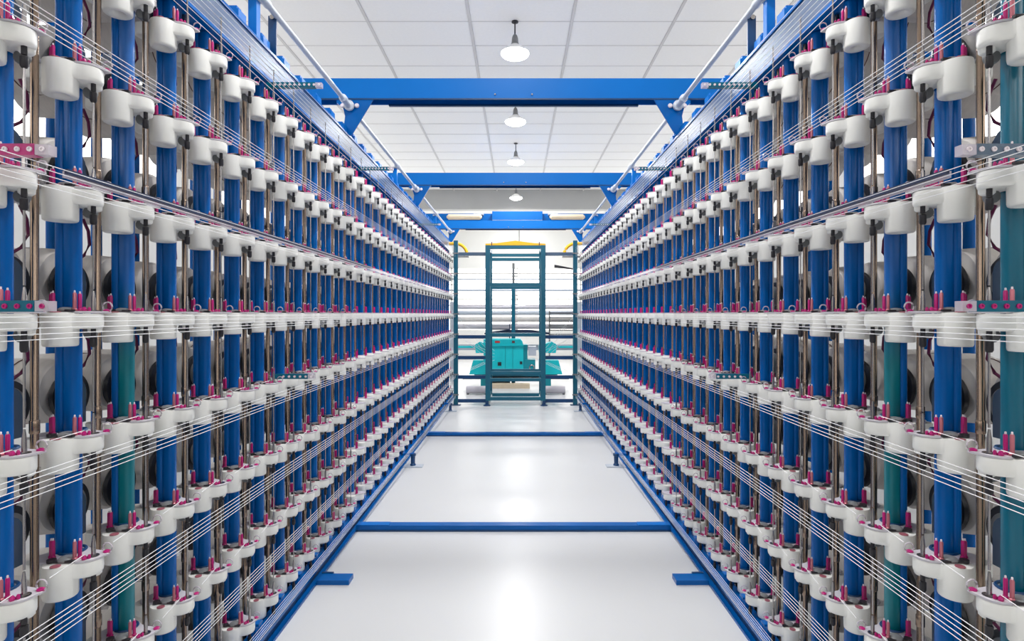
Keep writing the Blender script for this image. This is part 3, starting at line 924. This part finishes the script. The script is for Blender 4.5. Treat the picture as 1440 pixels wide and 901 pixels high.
link('tie', MB().box(-1.36, 1.36, -0.05, 0.03, Z(492, 13.2), Z(484, 13.2)).mesh('tie', 'pipe', 1, 0), t)
bars = [(388, 13.6, 0.012, 'grey'), (392.5, 13.6, 0.018, 'pipe'), (408, 13.234, 0.026, 'pipe'), (415, 13.4, 0.010, 'grey'), (429, 13.4, 0.014, 'navy'), (384.5, 13.7, 0.010, 'dark'), (400, 13.5, 0.010, 'grey')]
NAMES = ['thin grey', 'broad pale', 'thickest pale', 'thin lower grey', 'dark navy lowest', 'black topmost', 'thin middle grey']
for (py, y, r, m), nm in zip(bars, NAMES):
    o = link('hanging_rail', MB().cyl(r, -4.398, 4.398, n=10, axis='x').mesh('hanging_rail', m), None, (0, y, Z(py, y)))
    tag(o, '%s horizontal rail spanning the bright end wall above the yarn rolls' % nm, 'rail', 'rails before the end wall')
for s in (-1, 1):
    t = thing('rail_hanger', (s * 1.9, 13.5, 0), 'pale vertical hanger stand behind the %s creel end' % SIDE[s], 'stand', 'hanger stands')
    link('column', MB().box(-0.03, 0.03, -0.24, 0.25, 0.0, EYE + 1.0).mesh('column', 'pipe', 1, 0), t)
# overhead crane girder far behind
gy = 11.6
t = thing('far_girder', (0, gy, 0), 'blue stepped overhead girder beyond the last cross beam', 'girder')
link('girder_web', MB().box(-4.4, 4.4, 0.1, 0.3, Z(309, gy), Z(299, gy)).mesh('girder_web', 'blue', 1, 0), t)
link('girder_step', MB().box(X(692, gy), X(763, gy), 0.0, 0.1, Z(309, gy), Z(297, gy)).mesh('girder_step', 'blue_beam', 1, 0), t)
for s in (-1, 1):
    link('duct', MB().lathe([(0.02, -0.36), (0.055, -0.32), (0.055, 0.32), (0.02, 0.36)], (s * 1.05, 0.0, Z(305, gy)), 14, 'x').mesh('duct', 'beige'), t)
    link('bracket', MB().box(0.66, 0.86, -0.02, 0.1, Z(302, gy), Z(300, gy)).mesh('bracket', 'pipe', s, 0), t)

# wire cage and hook rail seen past the right end post, heald frame behind the ladder
cy = 12.55
t = thing('wire_cage', (X(789, cy), cy, 0), 'dark wire cage on legs behind the end post on the right', 'cage')
for q in range(6):
    link('shelf_wire', MB().box(-0.26, 0.3, 0.0, 0.05, Z(470 - 6 * q, cy) - 0.012, Z(470 - 6 * q, cy) + 0.012).mesh('shelf_wire', 'dark' if q % 2 else 'grey', 1, 0), t)
for q in (-0.27, 0.3):
    link('leg', MB().box(q, q + 0.03, 0.0, 0.05, 0.0, Z(437, cy)).mesh('leg', 'grey', 1, 0), t)
t = thing('heald_frame', (X(708, 12.0), 12.12, 0), 'dark heald frame of fine slats standing beside the centre pole', 'frame')
for q in (-0.3, 0.12):
    link('side_post', MB().box(q, q + 0.02, 0.0, 0.03, Z(476, 12.1), Z(455, 12.1)).mesh('side_post', 'navy', 1, 0), t)
link('stand', MB().box(-0.3, 0.14, 0.0, 0.03, 0.0, Z(476, 12.1)).mesh('stand', 'grey', 1, 0), t)
for q in range(4):
    zz = Z(473 - 5 * q, 12.1)
    link('slat', MB().box(-0.28, 0.12, 0.005, 0.02, zz - 0.008, zz + 0.008).mesh('slat', 'grey' if q % 2 else 'navy', 1, 0), t)
t = thing('hook_rail', (X(792, 13.0), 13.0, 0), 'black slanted hook rail high behind the end post on the right', 'rail')
link('arm', MB().prism([(-0.2, Z(376, 13)), (0.22, Z(379, 13)), (0.22, Z(377, 13)), (-0.2, Z(372, 13))], 0.0, 0.04, 'y').mesh('arm', 'dark', 1, 0), t)
link('column', MB().box(0.22, 0.26, 0.0, 0.04, 0.0, Z(370, 13)).mesh('column', 'pipe', 1, 0), t)
